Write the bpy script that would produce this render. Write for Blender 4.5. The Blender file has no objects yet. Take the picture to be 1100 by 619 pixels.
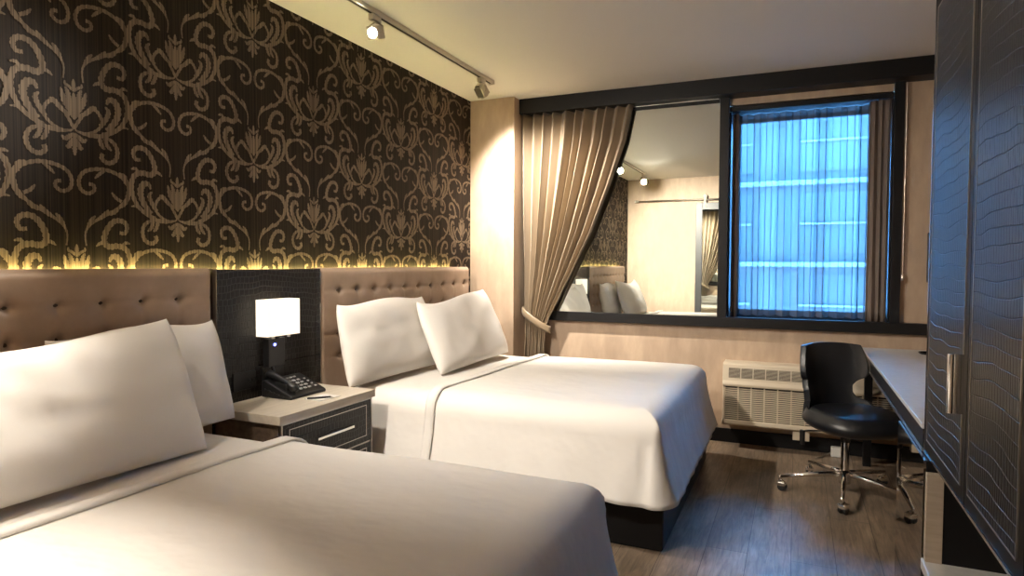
import bpy, bmesh, math, random
from mathutils import Vector, Matrix, noise
random.seed(7)
scn = bpy.context.scene
COL = scn.collection
PI = math.pi

# ------------------------------------------------------------------ dimensions
XL = -2.443          # headboard wall
XR = 0.98            # desk wall
YW = 4.95            # window wall
YB = -0.22            # back wall
ZC = 2.615           # ceiling
HB = -2.353          # front of headboards

# ------------------------------------------------------------------ materials
def mat(name, color=(.5, .5, .5), rough=.5, metal=0., **kw):
    m = bpy.data.materials.new(name); m.use_nodes = True
    b = m.node_tree.nodes['Principled BSDF']
    b.inputs['Base Color'].default_value = (*color, 1)
    b.inputs['Roughness'].default_value = rough
    b.inputs['Metallic'].default_value = metal
    for k, v in kw.items():
        b.inputs[k].default_value = v
    return m

def nt(m): return m.node_tree, m.node_tree.nodes, m.node_tree.links, m.node_tree.nodes['Principled BSDF']

def coords(m, scale=(1, 1, 1), swap=None):
    t, n, l, b = nt(m)
    tc = n.new('ShaderNodeTexCoord')
    src = tc.outputs['Object']
    if swap:
        s = n.new('ShaderNodeSeparateXYZ'); c = n.new('ShaderNodeCombineXYZ')
        l.new(src, s.inputs[0])
        for i, a in enumerate(swap):
            if a in 'XYZ': l.new(s.outputs['XYZ'.index(a)], c.inputs[i])
        src = c.outputs[0]
    mp = n.new('ShaderNodeMapping'); mp.inputs['Scale'].default_value = scale
    l.new(src, mp.inputs['Vector'])
    return mp.outputs['Vector']

def noise_bump(m, scale=(80, 80, 80), strength=.2, dist=.002, detail=3, swap=None, wave=None):
    t, n, l, b = nt(m)
    v = coords(m, scale, swap)
    k = n.new('ShaderNodeTexNoise'); k.inputs['Scale'].default_value = 1; k.inputs['Detail'].default_value = detail
    l.new(v, k.inputs['Vector'])
    bp = n.new('ShaderNodeBump'); bp.inputs['Strength'].default_value = strength; bp.inputs['Distance'].default_value = dist
    l.new(k.outputs['Fac'], bp.inputs['Height'])
    prev = b.inputs['Normal'].links[0].from_socket if b.inputs['Normal'].links else None
    if prev: l.new(prev, bp.inputs['Normal'])
    l.new(bp.outputs['Normal'], b.inputs['Normal'])
    return k

def noise_color(m, stops, scale=(5, 5, 5), detail=4, swap=None, rough=.6):
    t, n, l, b = nt(m)
    v = coords(m, scale, swap)
    k = n.new('ShaderNodeTexNoise'); k.inputs['Scale'].default_value = 1; k.inputs['Detail'].default_value = detail
    k.inputs['Roughness'].default_value = rough
    l.new(v, k.inputs['Vector'])
    r = n.new('ShaderNodeValToRGB'); e = r.color_ramp.elements
    while len(e) < len(stops): e.new(.5)
    for i, (p, c) in enumerate(stops): e[i].position = p; e[i].color = (*c, 1)
    l.new(k.outputs['Fac'], r.inputs['Fac']); l.new(r.outputs['Color'], b.inputs['Base Color'])
    return r

M = {}
# dark brown striped wallpaper + its tan scroll print
def stripes(m, dark, light):
    t, n, l, b = nt(m)
    v = coords(m, (1, 210, .25))
    k = n.new('ShaderNodeTexNoise'); k.inputs['Scale'].default_value = 1; k.inputs['Detail'].default_value = 2.5
    l.new(v, k.inputs['Vector'])
    r = n.new('ShaderNodeValToRGB'); e = r.color_ramp.elements
    e[0].position = .36; e[0].color = (*dark, 1); e[1].position = .66; e[1].color = (*light, 1)
    l.new(k.outputs['Fac'], r.inputs['Fac']); l.new(r.outputs['Color'], b.inputs['Base Color'])
    bp = n.new('ShaderNodeBump'); bp.inputs['Strength'].default_value = .25; bp.inputs['Distance'].default_value = .001
    l.new(k.outputs['Fac'], bp.inputs['Height']); l.new(bp.outputs['Normal'], b.inputs['Normal'])
M['wallpaper'] = mat('wallpaper_dark_stripe', rough=.7, **{'Specular IOR Level': .15}); stripes(M['wallpaper'], (.006, .0036, .0024), (.027, .0175, .0115))
M['motif'] = mat('wallpaper_tan_scroll', rough=.6, **{'Specular IOR Level': .25}); stripes(M['motif'], (.07, .048, .030), (.215, .160, .105))
M['beige'] = mat('beige_vinyl_wallcovering', rough=.6)
noise_color(M['beige'], [(.3, (.38, .28, .20)), (.52, (.45, .335, .24)), (.7, (.52, .395, .285))], (9, 9, 3), 8)
noise_bump(M['beige'], (160, 160, 60), .25, .001)
M['ceiling'] = mat('ceiling_paint', (.77, .74, .68), .8); noise_bump(M['ceiling'], (120, 120, 120), .1, .001)
M['black_wood'] = mat('black_lacquered_wood', (.009, .0085, .009), .42, **{'Specular IOR Level': .2}); noise_bump(M['black_wood'], (20, 20, 200), .05, .0006)
M['black_gloss'] = mat('black_gloss', (.008, .008, .01), .12)
M['black_plastic'] = mat('black_plastic', (.012, .012, .013), .38); noise_bump(M['black_plastic'], (400, 400, 400), .08, .0004)
M['grey_key'] = mat('grey_key_plastic', (.34, .34, .34), .5)
M['chrome'] = mat('chrome', (.82, .80, .77), .12, 1.)
M['steel'] = mat('brushed_steel', (.56, .52, .46), .32, 1.)
M['beige_board'] = mat('beige_board', rough=.5); noise_color(M['beige_board'], [(.3, (.44, .36, .27)), (.7, (.55, .46, .36))], (6, 6, 60), 4)
M['white_stone'] = mat('white_solid_top', rough=.35); noise_color(M['white_stone'], [(.3, (.60, .585, .56)), (.7, (.68, .665, .64))], (30, 30, 30), 4)
M['cream_lam'] = mat('cream_laminate', rough=.4); noise_color(M['cream_lam'], [(.3, (.56, .49, .40)), (.7, (.66, .59, .49))], (40, 5, 40), 4)
M['brown_wood'] = mat('brown_veneer', rough=.5); noise_color(M['brown_wood'], [(.3, (.07, .045, .03)), (.7, (.16, .11, .075))], (40, 3, 40), 5)
M['linen'] = mat('white_linen', (.80, .765, .72), .85); M['linen'].node_tree.nodes['Principled BSDF'].inputs['Sheen Weight'].default_value = .15
noise_bump(M['linen'], (4, 6, 4), .5, .03, 3); noise_bump(M['linen'], (45, 400, 90), .10, .0015, 2)
M['pillow'] = mat('white_pillowcase', (.82, .785, .74), .85); noise_bump(M['pillow'], (7, 7, 7), .18, .012, 3)
M['leather'] = mat('taupe_leather', rough=.42); noise_color(M['leather'], [(.3, (.34, .245, .178)), (.7, (.42, .305, .228))], (6, 6, 6), 5)
noise_bump(M['leather'], (9, 9, 9), .25, .006, 3); noise_bump(M['leather'], (220, 220, 220), .1, .0006)
M['button'] = mat('dark_leather_button', (.09, .06, .042), .5)
M['drape'] = mat('taupe_satin_drape', (.27, .20, .125), .40)
_b = M['drape'].node_tree.nodes['Principled BSDF']; _b.inputs['Sheen Weight'].default_value = .25
noise_bump(M['drape'], (300, 300, 40), .12, .0006)
_t, _n, _l, _p = nt(M['drape']); _x = _n.new('ShaderNodeMixShader'); _x.inputs[0].default_value = .91; _q = _n.new('ShaderNodeBsdfTransparent')
_l.new(_q.outputs[0], _x.inputs[1]); _l.new(_p.outputs[0], _x.inputs[2]); _l.new(_x.outputs[0], _n['Material Output'].inputs['Surface'])
M['grey_drape'] = mat('grey_blackout_cloth', (.16, .125, .105), .7); noise_bump(M['grey_drape'], (300, 300, 300), .1, .0005)
M['cream_plastic'] = mat('cream_plastic', (.62, .53, .40), .45); noise_bump(M['cream_plastic'], (200, 200, 200), .06, .0004)
M['vent_dark'] = mat('dark_vent_recess', (.035, .027, .02), .7)
M['black_leather'] = mat('black_leather', (.010, .011, .014), .36); noise_bump(M['black_leather'], (260, 260, 260), .18, .0006)
M['white_plastic'] = mat('white_plastic', (.75, .74, .70), .4)
M['paper'] = mat('white_paper', (.8, .77, .74), .8)
M['mirror'] = mat('mirror_glass', (.86, .90, .86), .0, 1.)
M['tint_mirror'] = mat('tinted_mirror_glass', (.42, .38, .35), .02, 1.)
M['dark_frame'] = mat('charcoal_frame', (.035, .035, .037), .4)
M['facade'] = mat('blue_grey_facade', rough=.7); noise_color(M['facade'], [(.3, (.027, .028, .030)), (.7, (.035, .036, .038))], (3, 3, 3), 4)
M['ledge'] = mat('white_stone_ledge', (.11, .11, .11), .6)
M['ext_glass'] = mat('facade_window_glass', (.026, .029, .032), .4)
M['roof_grey'] = mat('roof_felt', (.2, .2, .2), .8)

def croc(name, col, rough, row=.036, brick=.019, strength=.9, spec=.5, wobs=2.2, wa=(.05, .11)):
    m = mat(name, col, rough, **{'Specular IOR Level': spec})
    t, n, l, b = nt(m)
    v = coords(m, (1, 1, 1), 'YZ0')
    wob = n.new('ShaderNodeTexNoise'); wob.inputs['Scale'].default_value = wobs; wob.inputs['Detail'].default_value = 2
    l.new(v, wob.inputs['Vector'])
    sub = n.new('ShaderNodeVectorMath'); sub.operation = 'SUBTRACT'; sub.inputs[1].default_value = (.5, .5, .5)
    l.new(wob.outputs['Color'], sub.inputs[0])
    sc = n.new('ShaderNodeVectorMath'); sc.operation = 'MULTIPLY'; sc.inputs[1].default_value = (*wa, 0)
    l.new(sub.outputs[0], sc.inputs[0])
    add = n.new('ShaderNodeVectorMath'); add.operation = 'ADD'; l.new(v, add.inputs[0]); l.new(sc.outputs[0], add.inputs[1])
    br = n.new('ShaderNodeTexBrick'); br.inputs['Scale'].default_value = 1
    br.inputs['Brick Width'].default_value = brick; br.inputs['Row Height'].default_value = row
    br.inputs['Mortar Size'].default_value = .0022; br.inputs['Mortar Smooth'].default_value = 1.
    br.offset = .37; br.squash = .7; br.squash_frequency = 3
    br.inputs['Color1'].default_value = (1, 1, 1, 1); br.inputs['Color2'].default_value = (.75, .75, .75, 1); br.inputs['Mortar'].default_value = (0, 0, 0, 1)
    l.new(add.outputs[0], br.inputs['Vector'])
    bp = n.new('ShaderNodeBump'); bp.inputs['Strength'].default_value = strength; bp.inputs['Distance'].default_value = .004
    l.new(br.outputs['Color'], bp.inputs['Height']); l.new(bp.outputs['Normal'], b.inputs['Normal'])
    return m
M['croc'] = croc('black_crocodile_leather', (.012, .011, .0105), .36, .040, .021, 1., .55)
M['croc_small'] = croc('black_crocodile_leather_small', (.008, .0065, .006), .40, .030, .027, .7, .4, 3.5, (.05, .09))

# floor: grey-brown planks
fm = mat('grey_brown_wood_planks', rough=.36); M['floor'] = fm
t, n, l, b = nt(fm)
v = coords(fm, (1, 1, 1), 'YX0')
br = n.new('ShaderNodeTexBrick'); br.inputs['Scale'].default_value = 1; br.inputs['Brick Width'].default_value = 1.22
br.inputs['Row Height'].default_value = .18; br.inputs['Mortar Size'].default_value = .0012; br.inputs['Bias'].default_value = -.1
br.inputs['Color1'].default_value = (.235, .178, .13, 1); br.inputs['Color2'].default_value = (.31, .24, .178, 1); br.inputs['Mortar'].default_value = (.02, .015, .01, 1)
l.new(v, br.inputs['Vector'])
v2 = coords(fm, (55, 5, 1))
k = n.new('ShaderNodeTexNoise'); k.inputs['Scale'].default_value = 1; k.inputs['Detail'].default_value = 8; k.inputs['Roughness'].default_value = .65; k.inputs['Distortion'].default_value = .8
l.new(v2, k.inputs['Vector'])
rp = n.new('ShaderNodeValToRGB'); rp.color_ramp.elements[0].position = .3; rp.color_ramp.elements[0].color = (.45, .45, .45, 1)
rp.color_ramp.elements[1].position = .7; rp.color_ramp.elements[1].color = (1.25, 1.22, 1.18, 1)
l.new(k.outputs['Fac'], rp.inputs['Fac'])
v3 = coords(fm, (7, 4, 1)); k3 = n.new('ShaderNodeTexNoise'); k3.inputs['Scale'].default_value = 1; k3.inputs['Detail'].default_value = 5
l.new(v3, k3.inputs['Vector'])
rp3 = n.new('ShaderNodeValToRGB'); rp3.color_ramp.elements[0].position = .35; rp3.color_ramp.elements[0].color = (.72, .72, .72, 1)
rp3.color_ramp.elements[1].position = .65; rp3.color_ramp.elements[1].color = (1.15, 1.12, 1.08, 1); l.new(k3.outputs['Fac'], rp3.inputs['Fac'])
def mul(a, c2):
    x = n.new('ShaderNodeMix'); x.data_type = 'RGBA'; x.blend_type = 'MULTIPLY'; x.inputs[0].default_value = 1
    l.new(a, x.inputs[6]); l.new(c2, x.inputs[7]); return x.outputs[2]
l.new(mul(mul(br.outputs['Color'], rp.outputs['Color']), rp3.outputs['Color']), b.inputs['Base Color'])
bp = n.new('ShaderNodeBump'); bp.inputs['Strength'].default_value = .15; bp.inputs['Distance'].default_value = .001
l.new(k.outputs['Fac'], bp.inputs['Height']); l.new(bp.outputs['Normal'], b.inputs['Normal'])

def emis(name, color, strength, base=(0, 0, 0)):
    m = mat(name, base, .5); b = m.node_tree.nodes['Principled BSDF']
    b.inputs['Emission Color'].default_value = (*color, 1); b.inputs['Emission Strength'].default_value = strength
    return m
M['bulb'] = emis('spot_bulb_glow', (1, .86, .62), 60)
M['shade'] = emis('lit_fabric_shade', (1, .86, .68), .62, (.8, .75, .65))
M['led_strip'] = emis('warm_led_strip', (1, .86, .34), 62)
M['blue_led'] = emis('blue_indicator', (.12, .16, 1), 9)
M['fill_lamp_glow'] = emis('opal_fill_glow', (1, .86, .7), 1.6)  # glow of the added, unseen fill lamp

# sheer cloth: partly see-through, partly scattering
sm = bpy.data.materials.new('white_sheer_voile'); sm.use_nodes = True; M['sheer'] = sm
n = sm.node_tree.nodes; l = sm.node_tree.links; n.clear()
out = n.new('ShaderNodeOutputMaterial'); tr = n.new('ShaderNodeBsdfTransparent'); tl = n.new('ShaderNodeBsdfTranslucent'); df = n.new('ShaderNodeBsdfDiffuse')
tl.inputs['Color'].default_value = (.052, .053, .058, 1); df.inputs['Color'].default_value = (.4, .42, .45, 1)
m1 = n.new('ShaderNodeMixShader'); m1.inputs[0].default_value = .22; l.new(tl.outputs[0], m1.inputs[1]); l.new(df.outputs[0], m1.inputs[2])
m2 = n.new('ShaderNodeMixShader')
lw = n.new('ShaderNodeLayerWeight'); lw.inputs['Blend'].default_value = .5
mr = n.new('ShaderNodeMapRange'); mr.inputs['To Min'].default_value = .74; mr.inputs['To Max'].default_value = .97
l.new(lw.outputs['Facing'], mr.inputs['Value']); l.new(mr.outputs['Result'], m2.inputs[0])
l.new(tr.outputs[0], m2.inputs[1]); l.new(m1.outputs[0], m2.inputs[2]); l.new(m2.outputs[0], out.inputs['Surface'])
# window pane
gm = bpy.data.materials.new('clear_window_glass'); gm.use_nodes = True; M['pane'] = gm
n = gm.node_tree.nodes; l = gm.node_tree.links; n.clear()
out = n.new('ShaderNodeOutputMaterial'); tr = n.new('ShaderNodeBsdfTransparent'); gl = n.new('ShaderNodeBsdfGlossy'); gl.inputs['Roughness'].default_value = .02
fr = n.new('ShaderNodeFresnel'); mx = n.new('ShaderNodeMixShader'); l.new(fr.outputs[0], mx.inputs[0]); l.new(tr.outputs[0], mx.inputs[1]); l.new(gl.outputs[0], mx.inputs[2]); l.new(mx.outputs[0], out.inputs['Surface'])

# ------------------------------------------------------------------ mesh helpers
class MB:
    def __init__(s): s.bm = bmesh.new(); s.mi = 0
    def _setm(s, faces):
        for f in faces: f.material_index = s.mi
    def box(s, x0, x1, y0, y1, z0, z1, mtx=None, bev=0.):
        vs = [s.bm.verts.new((x, y, z)) for x in (x0, x1) for y in (y0, y1) for z in (z0, z1)]
        q = [(0, 1, 3, 2), (4, 6, 7, 5), (0, 4, 5, 1), (2, 3, 7, 6), (0, 2, 6, 4), (1, 5, 7, 3)]
        fs = [s.bm.faces.new([vs[i] for i in f]) for f in q]; s._setm(fs)
        if bev:
            es = list({e for f in fs for e in f.edges})
            r = bmesh.ops.bevel(s.bm, geom=es, offset=bev, segments=2, profile=.5, affect='EDGES')
            vs = list({v for f in r['faces'] for v in f.verts} | {v for v in vs if v.is_valid})
        if mtx:
            for v in vs: v.co = mtx @ v.co
        return s
    def tube(s, pts, r, seg=10, caps=True):
        pts = [Vector(p) for p in pts]; rs = r if isinstance(r, (list, tuple)) else [r] * len(pts)
        rings = []; up = None
        for i, p in enumerate(pts):
            d = (pts[min(i + 1, len(pts) - 1)] - pts[max(i - 1, 0)]).normalized()
            if up is None: up = d.orthogonal().normalized()
            a = (up - d * up.dot(d)); a = a.normalized() if a.length > 1e-6 else d.orthogonal().normalized(); up = a; c = d.cross(a)
            rings.append([s.bm.verts.new(p + (a * math.cos(2 * PI * k / seg) + c * math.sin(2 * PI * k / seg)) * rs[i]) for k in range(seg)])
        fs = []
        for A, B in zip(rings, rings[1:]):
            for k in range(seg): fs.append(s.bm.faces.new((A[k], A[(k + 1) % seg], B[(k + 1) % seg], B[k])))
        if caps: fs.append(s.bm.faces.new(rings[0][::-1])); fs.append(s.bm.faces.new(rings[-1]))
        s._setm(fs); return s
    def lathe(s, prof, c=(0, 0, 0), axis=(0, 0, 1), seg=24):
        q = Vector((0, 0, 1)).rotation_difference(Vector(axis).normalized()); c = Vector(c); rings = []
        for r, z in prof:
            rings.append([s.bm.verts.new(c + q @ Vector((max(r, 1e-4) * math.cos(2 * PI * k / seg), max(r, 1e-4) * math.sin(2 * PI * k / seg), z))) for k in range(seg)])
        fs = []
        for A, B in zip(rings, rings[1:]):
            for k in range(seg): fs.append(s.bm.faces.new((A[k], A[(k + 1) % seg], B[(k + 1) % seg], B[k])))
        fs.append(s.bm.faces.new(rings[0][::-1])); fs.append(s.bm.faces.new(rings[-1])); s._setm(fs); return s
    def prism(s, poly, axis, a, b):
        def P(u, v, w): return {'x': (w, u, v), 'y': (u, w, v), 'z': (u, v, w)}[axis]
        A = [s.bm.verts.new(P(u, v, a)) for u, v in poly]; B = [s.bm.verts.new(P(u, v, b)) for u, v in poly]; k = len(poly)
        fs = [s.bm.faces.new(A[::-1]), s.bm.faces.new(B)] + [s.bm.faces.new((A[i], A[(i + 1) % k], B[(i + 1) % k], B[i])) for i in range(k)]
        s._setm(fs); return s
    def grid(s, f, nu, nv, closed=False):
        V = [[s.bm.verts.new(f(i / nu, j / nv)) for j in range(nv + 1)] for i in range(nu + (0 if closed else 1))]; R = len(V); fs = []
        for i in range(nu):
            for j in range(nv):
                a, b_ = V[i % R], V[(i + 1) % R]; fs.append(s.bm.faces.new((a[j], b_[j], b_[j + 1], a[j + 1])))
        s._setm(fs); return V
    def build(s, name, mats, parent=None, smooth=False, bevel=0., solid=0., sub=0, normals=True, world=True):
        if normals: bmesh.ops.recalc_face_normals(s.bm, faces=s.bm.faces)
        if parent is not None and world:
            w = parent.matrix_basis.inverted() if parent.parent is None else (parent.parent.matrix_basis @ parent.matrix_basis).inverted()
            s.bm.transform(w)
        if smooth:
            for f in s.bm.faces: f.smooth = True
        me = bpy.data.meshes.new(name); s.bm.to_mesh(me); s.bm.free()
        for m_ in (mats if isinstance(mats, (list, tuple)) else [mats]): me.materials.append(m_)
        o = bpy.data.objects.new(name, me); COL.objects.link(o)
        if parent is not None: o.parent = parent
        if solid: d = o.modifiers.new('thickness', 'SOLIDIFY'); d.thickness = abs(solid); d.offset = 1 if solid > 0 else -1
        if sub: d = o.modifiers.new('smoothing', 'SUBSURF'); d.levels = sub; d.render_levels = sub
        if bevel: d = o.modifiers.new('soft_edges', 'BEVEL'); d.width = bevel; d.segments = 2; d.limit_method = 'ANGLE'; d.angle_limit = .7
        if smooth and bevel: 
            d = o.modifiers.new('normals', 'WEIGHTED_NORMAL')
        return o

def thing(name, loc, label, cat, group=None, rz=0):
    o = bpy.data.objects.new(name, None); COL.objects.link(o); o.empty_display_size = .1
    o.matrix_basis = Matrix.Translation(Vector(loc)) @ Matrix.Rotation(rz, 4, 'Z')
    return tag(o, label, cat, group)
def tag(o, label, cat, group=None):
    o['label'] = label; o['category'] = cat
    if group: o['group'] = group
    return o
def struct(o): o['kind'] = 'structure'; return o
def center(o):
    """move a mesh object's origin to the middle of its base"""
    me = o.data; xs = [v.co for v in me.vertices]
    c = Vector(((min(p.x for p in xs) + max(p.x for p in xs)) / 2, (min(p.y for p in xs) + max(p.y for p in xs)) / 2, min(p.z for p in xs)))
    me.transform(Matrix.Translation(-c)); o.matrix_basis = Matrix.Translation(c); return o
def copy_tree(o, parent=None):
    c = o.copy(); COL.objects.link(c); c.parent = parent
    for ch in list(o.children): copy_tree(ch, c)
    return c
def face_smooth(o, ang=.6):
    for p in o.data.polygons: p.use_smooth = True
    e = o.modifiers.new('edge_split', 'EDGE_SPLIT'); e.split_angle = ang
    return o

# ------------------------------------------------------------------ damask wallpaper
def catmull(P, k=7):
    out = []; P = [P[0]] + list(P) + [P[-1]]
    for i in range(1, len(P) - 2):
        a, b_, c, d = (Vector(q) for q in P[i - 1:i + 3])
        for j in range(k):
            t_ = j / k
            out.append(.5 * ((2 * b_) + (c - a) * t_ + (2 * a - 5 * b_ + 4 * c - d) * t_ ** 2 + (3 * b_ - a - 3 * c + d) * t_ ** 3))
    out.append(Vector(P[-2])); return out
PX = .00164
def cc(pts): return [((x - 168) * PX, (287 - y) * PX) for x, y in pts]
# strokes (points in a 2 mm raster around the crotch of the motif, width start, width middle, width end)
STROKES = [
    # almond loop
    (cc([(168, 287), (158, 268), (143, 247), (122, 234), (108, 246), (104, 264), (118, 282), (142, 292), (166, 289)]), .009, .010, .004),
    # wide lower sweep with pointed tip
    (cc([(162, 291), (132, 296), (100, 290), (72, 274), (54, 262), (39, 263)]), .005, .012, .003),
    # large side leaf rising to a curl
    (cc([(104, 288), (72, 274), (50, 250), (41, 218), (48, 188), (70, 178), (92, 180), (104, 168), (98, 142), (80, 120), (58, 118), (47, 130), (52, 146), (66, 146)]), .010, .017, .010),
    (cc([(92, 278), (72, 252), (64, 226), (72, 206), (86, 204), (92, 216)]), .016, .020, .006),
    (cc([(108, 270), (94, 250), (88, 232), (96, 222)]), .012, .014, .004),
    # lower scroll
    (cc([(132, 292), (104, 292), (78, 302), (68, 322), (74, 344), (92, 352), (106, 343), (103, 332)]), .006, .013, .013),
    (cc([(112, 294), (106, 312), (98, 322)]), .012, .013, .003),
    (cc([(98, 296), (92, 312), (82, 322)]), .012, .012, .003),
    # palmette leaves
    (cc([(166, 262), (156, 240), (146, 222), (140, 200)]), .006, .018, .003),
    (cc([(160, 258), (140, 246), (126, 232), (116, 230)]), .006, .014, .006),
    (cc([(166, 240), (158, 222), (155, 208), (150, 196)]), .008, .014, .003),
    # crown
    (cc([(165, 200), (158, 194), (150, 190), (150, 183)]), .008, .008, .003),
    # pendant
    (cc([(168, 297), (158, 304), (148, 311), (140, 305)]), .006, .013, .004),
    (cc([(168, 306), (160, 318), (155, 328), (149, 326)]), .007, .013, .004),
    # heart scroll
    (cc([(146, 548), (148, 524), (142, 506), (124, 490), (98, 474), (68, 456), (46, 430), (42, 404), (58, 382), (88, 370), (120, 370), (148, 380), (160, 400), (156, 420), (140, 428), (126, 420), (127, 408), (138, 406)]), .004, .011, .010),
    (cc([(142, 506), (134, 490), (124, 478)]), .008, .012, .003),
    (cc([(118, 486), (104, 476), (92, 462)]), .008, .013, .003),
    (cc([(96, 472), (78, 466), (64, 452)]), .010, .013, .003),
    (cc([(62, 452), (50, 440), (36, 416)]), .010, .015, .003),
    (cc([(46, 428), (40, 406), (46, 384)]), .010, .014, .003),
    (cc([(50, 396), (50, 380), (66, 372)]), .010, .012, .003),
    (cc([(100, 371), (112, 380), (124, 392)]), .008, .010, .003),
    (cc([(60, 440), (74, 432), (84, 420)]), .010, .010, .003),
    (cc([(44, 240), (36, 218), (42, 196)]), .008, .012, .003),
    (cc([(60, 180), (52, 170), (40, 172)]), .008, .010, .003),
    (cc([(96, 176), (112, 172), (124, 180)]), .009, .010, .002),
    (cc([(98, 150), (108, 158), (104, 174)]), .006, .008, .003),
]
CENTER = [
    (cc([(168, 266), (168, 244), (168, 222), (168, 206)]), .006, .016, .003),
    (cc([(168, 204), (168, 194), (168, 184), (168, 176)]), .007, .011, .002),
    (cc([(168, 300), (168, 318), (168, 334), (168, 346)]), .009, .013, .004),
]
def motif(bm, cy, cz, mi):
    xx = XL + .0006
    def ribbon(pts, w0, w1, w2, sgn, lift):
        C = catmull(pts); N = len(C); prev = None
        for i, p in enumerate(C):
            d = (C[min(i + 1, N - 1)] - C[max(i - 1, 0)]); d.normalize(); nn = Vector((-d.y, d.x)); t_ = i / (N - 1)
            w = (w0 + (w1 - w0) * math.sin(min(t_ * 2, 1) * PI / 2)) if t_ < .5 else (w2 + (w1 - w2) * math.sin(min((1 - t_) * 2, 1) * PI / 2))
            w *= .66 * (1 + .2 * math.sin(i * 2.1))
            a = p + nn * w; b_ = p - nn * w
            va = bm.verts.new((xx + lift, cy + sgn * a.x, cz + a.y)); vb = bm.verts.new((xx + lift, cy + sgn * b_.x, cz + b_.y))
            if prev:
                f = bm.faces.new((prev[0], prev[1], vb, va)); f.material_index = mi
            prev = (va, vb)
    k = 0
    for pts, a, b_, c in STROKES:
        for sg in (1, -1): ribbon(pts, a, b_, c, sg, k * .00002); k += 1
    for pts, a, b_, c in CENTER: ribbon(pts, a, b_, c, 1, k * .00002); k += 1
w = MB()
for c in range(-5, 8):
    for r in range(-1, 3):
        cz = (1.79 if c % 2 == 0 else 1.485) + .605 * (r - (0 if c % 2 == 0 else 0))
        motif(w.bm, 1.54 + .429 * c, cz, 1)
for co, no in (((0, 0, ZC - .001), (0, 0, 1)), ((0, 4.689, 0), (0, 1, 0)), ((0, YB + .001, 0), (0, -1, 0)), ((0, 0, 1.0), (0, 0, -1))):
    bmesh.ops.bisect_plane(w.bm, geom=w.bm.verts[:] + w.bm.edges[:] + w.bm.faces[:], plane_co=co, plane_no=no, clear_outer=True)
bmesh.ops.recalc_face_normals(w.bm, faces=w.bm.faces)
w.box(XL - .1, XL, YB - .1, YW + .1, 0, ZC)
struct(w.build('wall_left', [M['wallpaper'], M['motif']], normals=False))

# ------------------------------------------------------------------ room shell
YM = 4.907      # face of the wall mirror
def sbox(name, mat_, *bx, bevel=0., mats=None):
    w = MB()
    for q in bx: w.box(*q)
    return struct(w.build(name, mats or mat_, bevel=bevel))
sbox('floor', M['floor'], (XL - .1, XR + .1, YB - .1, YW + .5, -.1, 0))
sbox('ceiling', M['ceiling'], (XL - .1, XR + .1, YB - .1, YW + .5, ZC, ZC + .1))
sbox('wall_back', M['beige'], (XL, XR, YB - .12, YB, 0, ZC))
sbox('wall_right', M['beige'], (XR, XR + .1, YB - .1, YW + .5, 0, ZC))
WX0, WX1, WZ0, WZ1 = -.463, .566, .905, 2.43      # window opening
sbox('wall_window', M['beige'],
     (XL, XR, YW, YW + .45, 0, .85), (XL, XR, YW, YW + .45, 2.54, ZC), (.624, XR, YW, YW + .45, .85, 2.54),
     (WX0 - .0, .566, YW, YW + .45, WZ1 + .02, 2.54), (XL, -2.055, YW, YW + .45, .85, 2.54), (-2.055, -.53, YW, YW + .45, .85, 2.54))
sbox('wall_column', M['beige'], (XL, -2.055, 4.69, YW, 0, ZC), bevel=.003)
sbox('baseboard_window', M['black_wood'], (-2.055, XR, YW - .018, YW, 0, .10), bevel=.003)
sbox('baseboard_right', M['black_wood'], (XR - .018, XR, YB + .02, YW - .02, 0, .10), bevel=.003)
sbox('baseboard_back', M['black_wood'], (XL, XR, YB, YB + .018, 0, .10), bevel=.003)
# pelmet, sill, posts
sbox('trim_pelmet', M['black_wood'], (-2.053, XR, 4.785, YW, 2.498, ZC), bevel=.002)
w = MB(); w.box(-2.053, XR, YW - .05, YW, .847, .921)
struct(w.build('trim_sill', M['black_wood'], bevel=.003))
w = MB(); w.box(-.527, WX0, YW - .05, YW, .921, 2.498); w.box(.566, .624, YW - .05, YW, .921, 2.498)
w.box(-2.053, -.53, YW - .05, YW, 2.468, 2.498); w.box(WX0, .566, YW - .012, YW + .30, 2.405, 2.44); w.box(WX0 - .0005, WX0 + .008, YW, YW + .40, .908, 2.405); w.box(.558, .5665, YW, YW + .40, .908, 2.405)
struct(w.build('trim_posts', M['black_wood'], bevel=.002))
w = MB(); w.box(-1.98, -.535, YW - .053, YW - .05, 2.494, 2.4975); 
struct(w.build('trim_highlight', M['steel']))  # steel strip added as the bright highlight along the pelmet's lower edge
w = MB(); w.box(WX0, .566, YW + .0, YW + .45, .86, .908)
struct(w.build('trim_ledge', M['black_gloss'], bevel=.002))
win = thing('window_1', (.05, YW + .42, .908), 'x', 'window'); del win['label']; del win['category']; win['kind'] = 'structure'
w = MB()
w.box(WX0, .566, YW + .40, YW + .45, .908, .955); w.box(WX0, .566, YW + .40, YW + .45, 2.40, 2.45)
w.box(WX0, WX0 + .045, YW + .40, YW + .45, .955, 2.40); w.box(.521, .566, YW + .40, YW + .45, .955, 2.40)
w.build('window_frame', M['dark_frame'], win, bevel=.002)
w = MB(); w.box(WX0 + .045, .521, YW + .421, YW + .427, .955, 2.40); w.build('window_pane', M['pane'], win)
for o in (win, *win.children): o['kind'] = 'structure'

# ------------------------------------------------------------------ wall mirror beside the window
mt = thing('wall_mirror', (-1.25, YM, .921), 'tall frameless wall mirror set in the black surround between tied drape and window', 'mirror')
w = MB(); w.box(-2.05, -.528, YM, YM + .006, .922, 2.467); w.build('mirror_glass', M['mirror'], mt)
w = MB(); w.box(-2.05, -.528, YM + .0065, YW - .001, .922, 2.467); w.build('backing_board', M['dark_frame'], mt)

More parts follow.
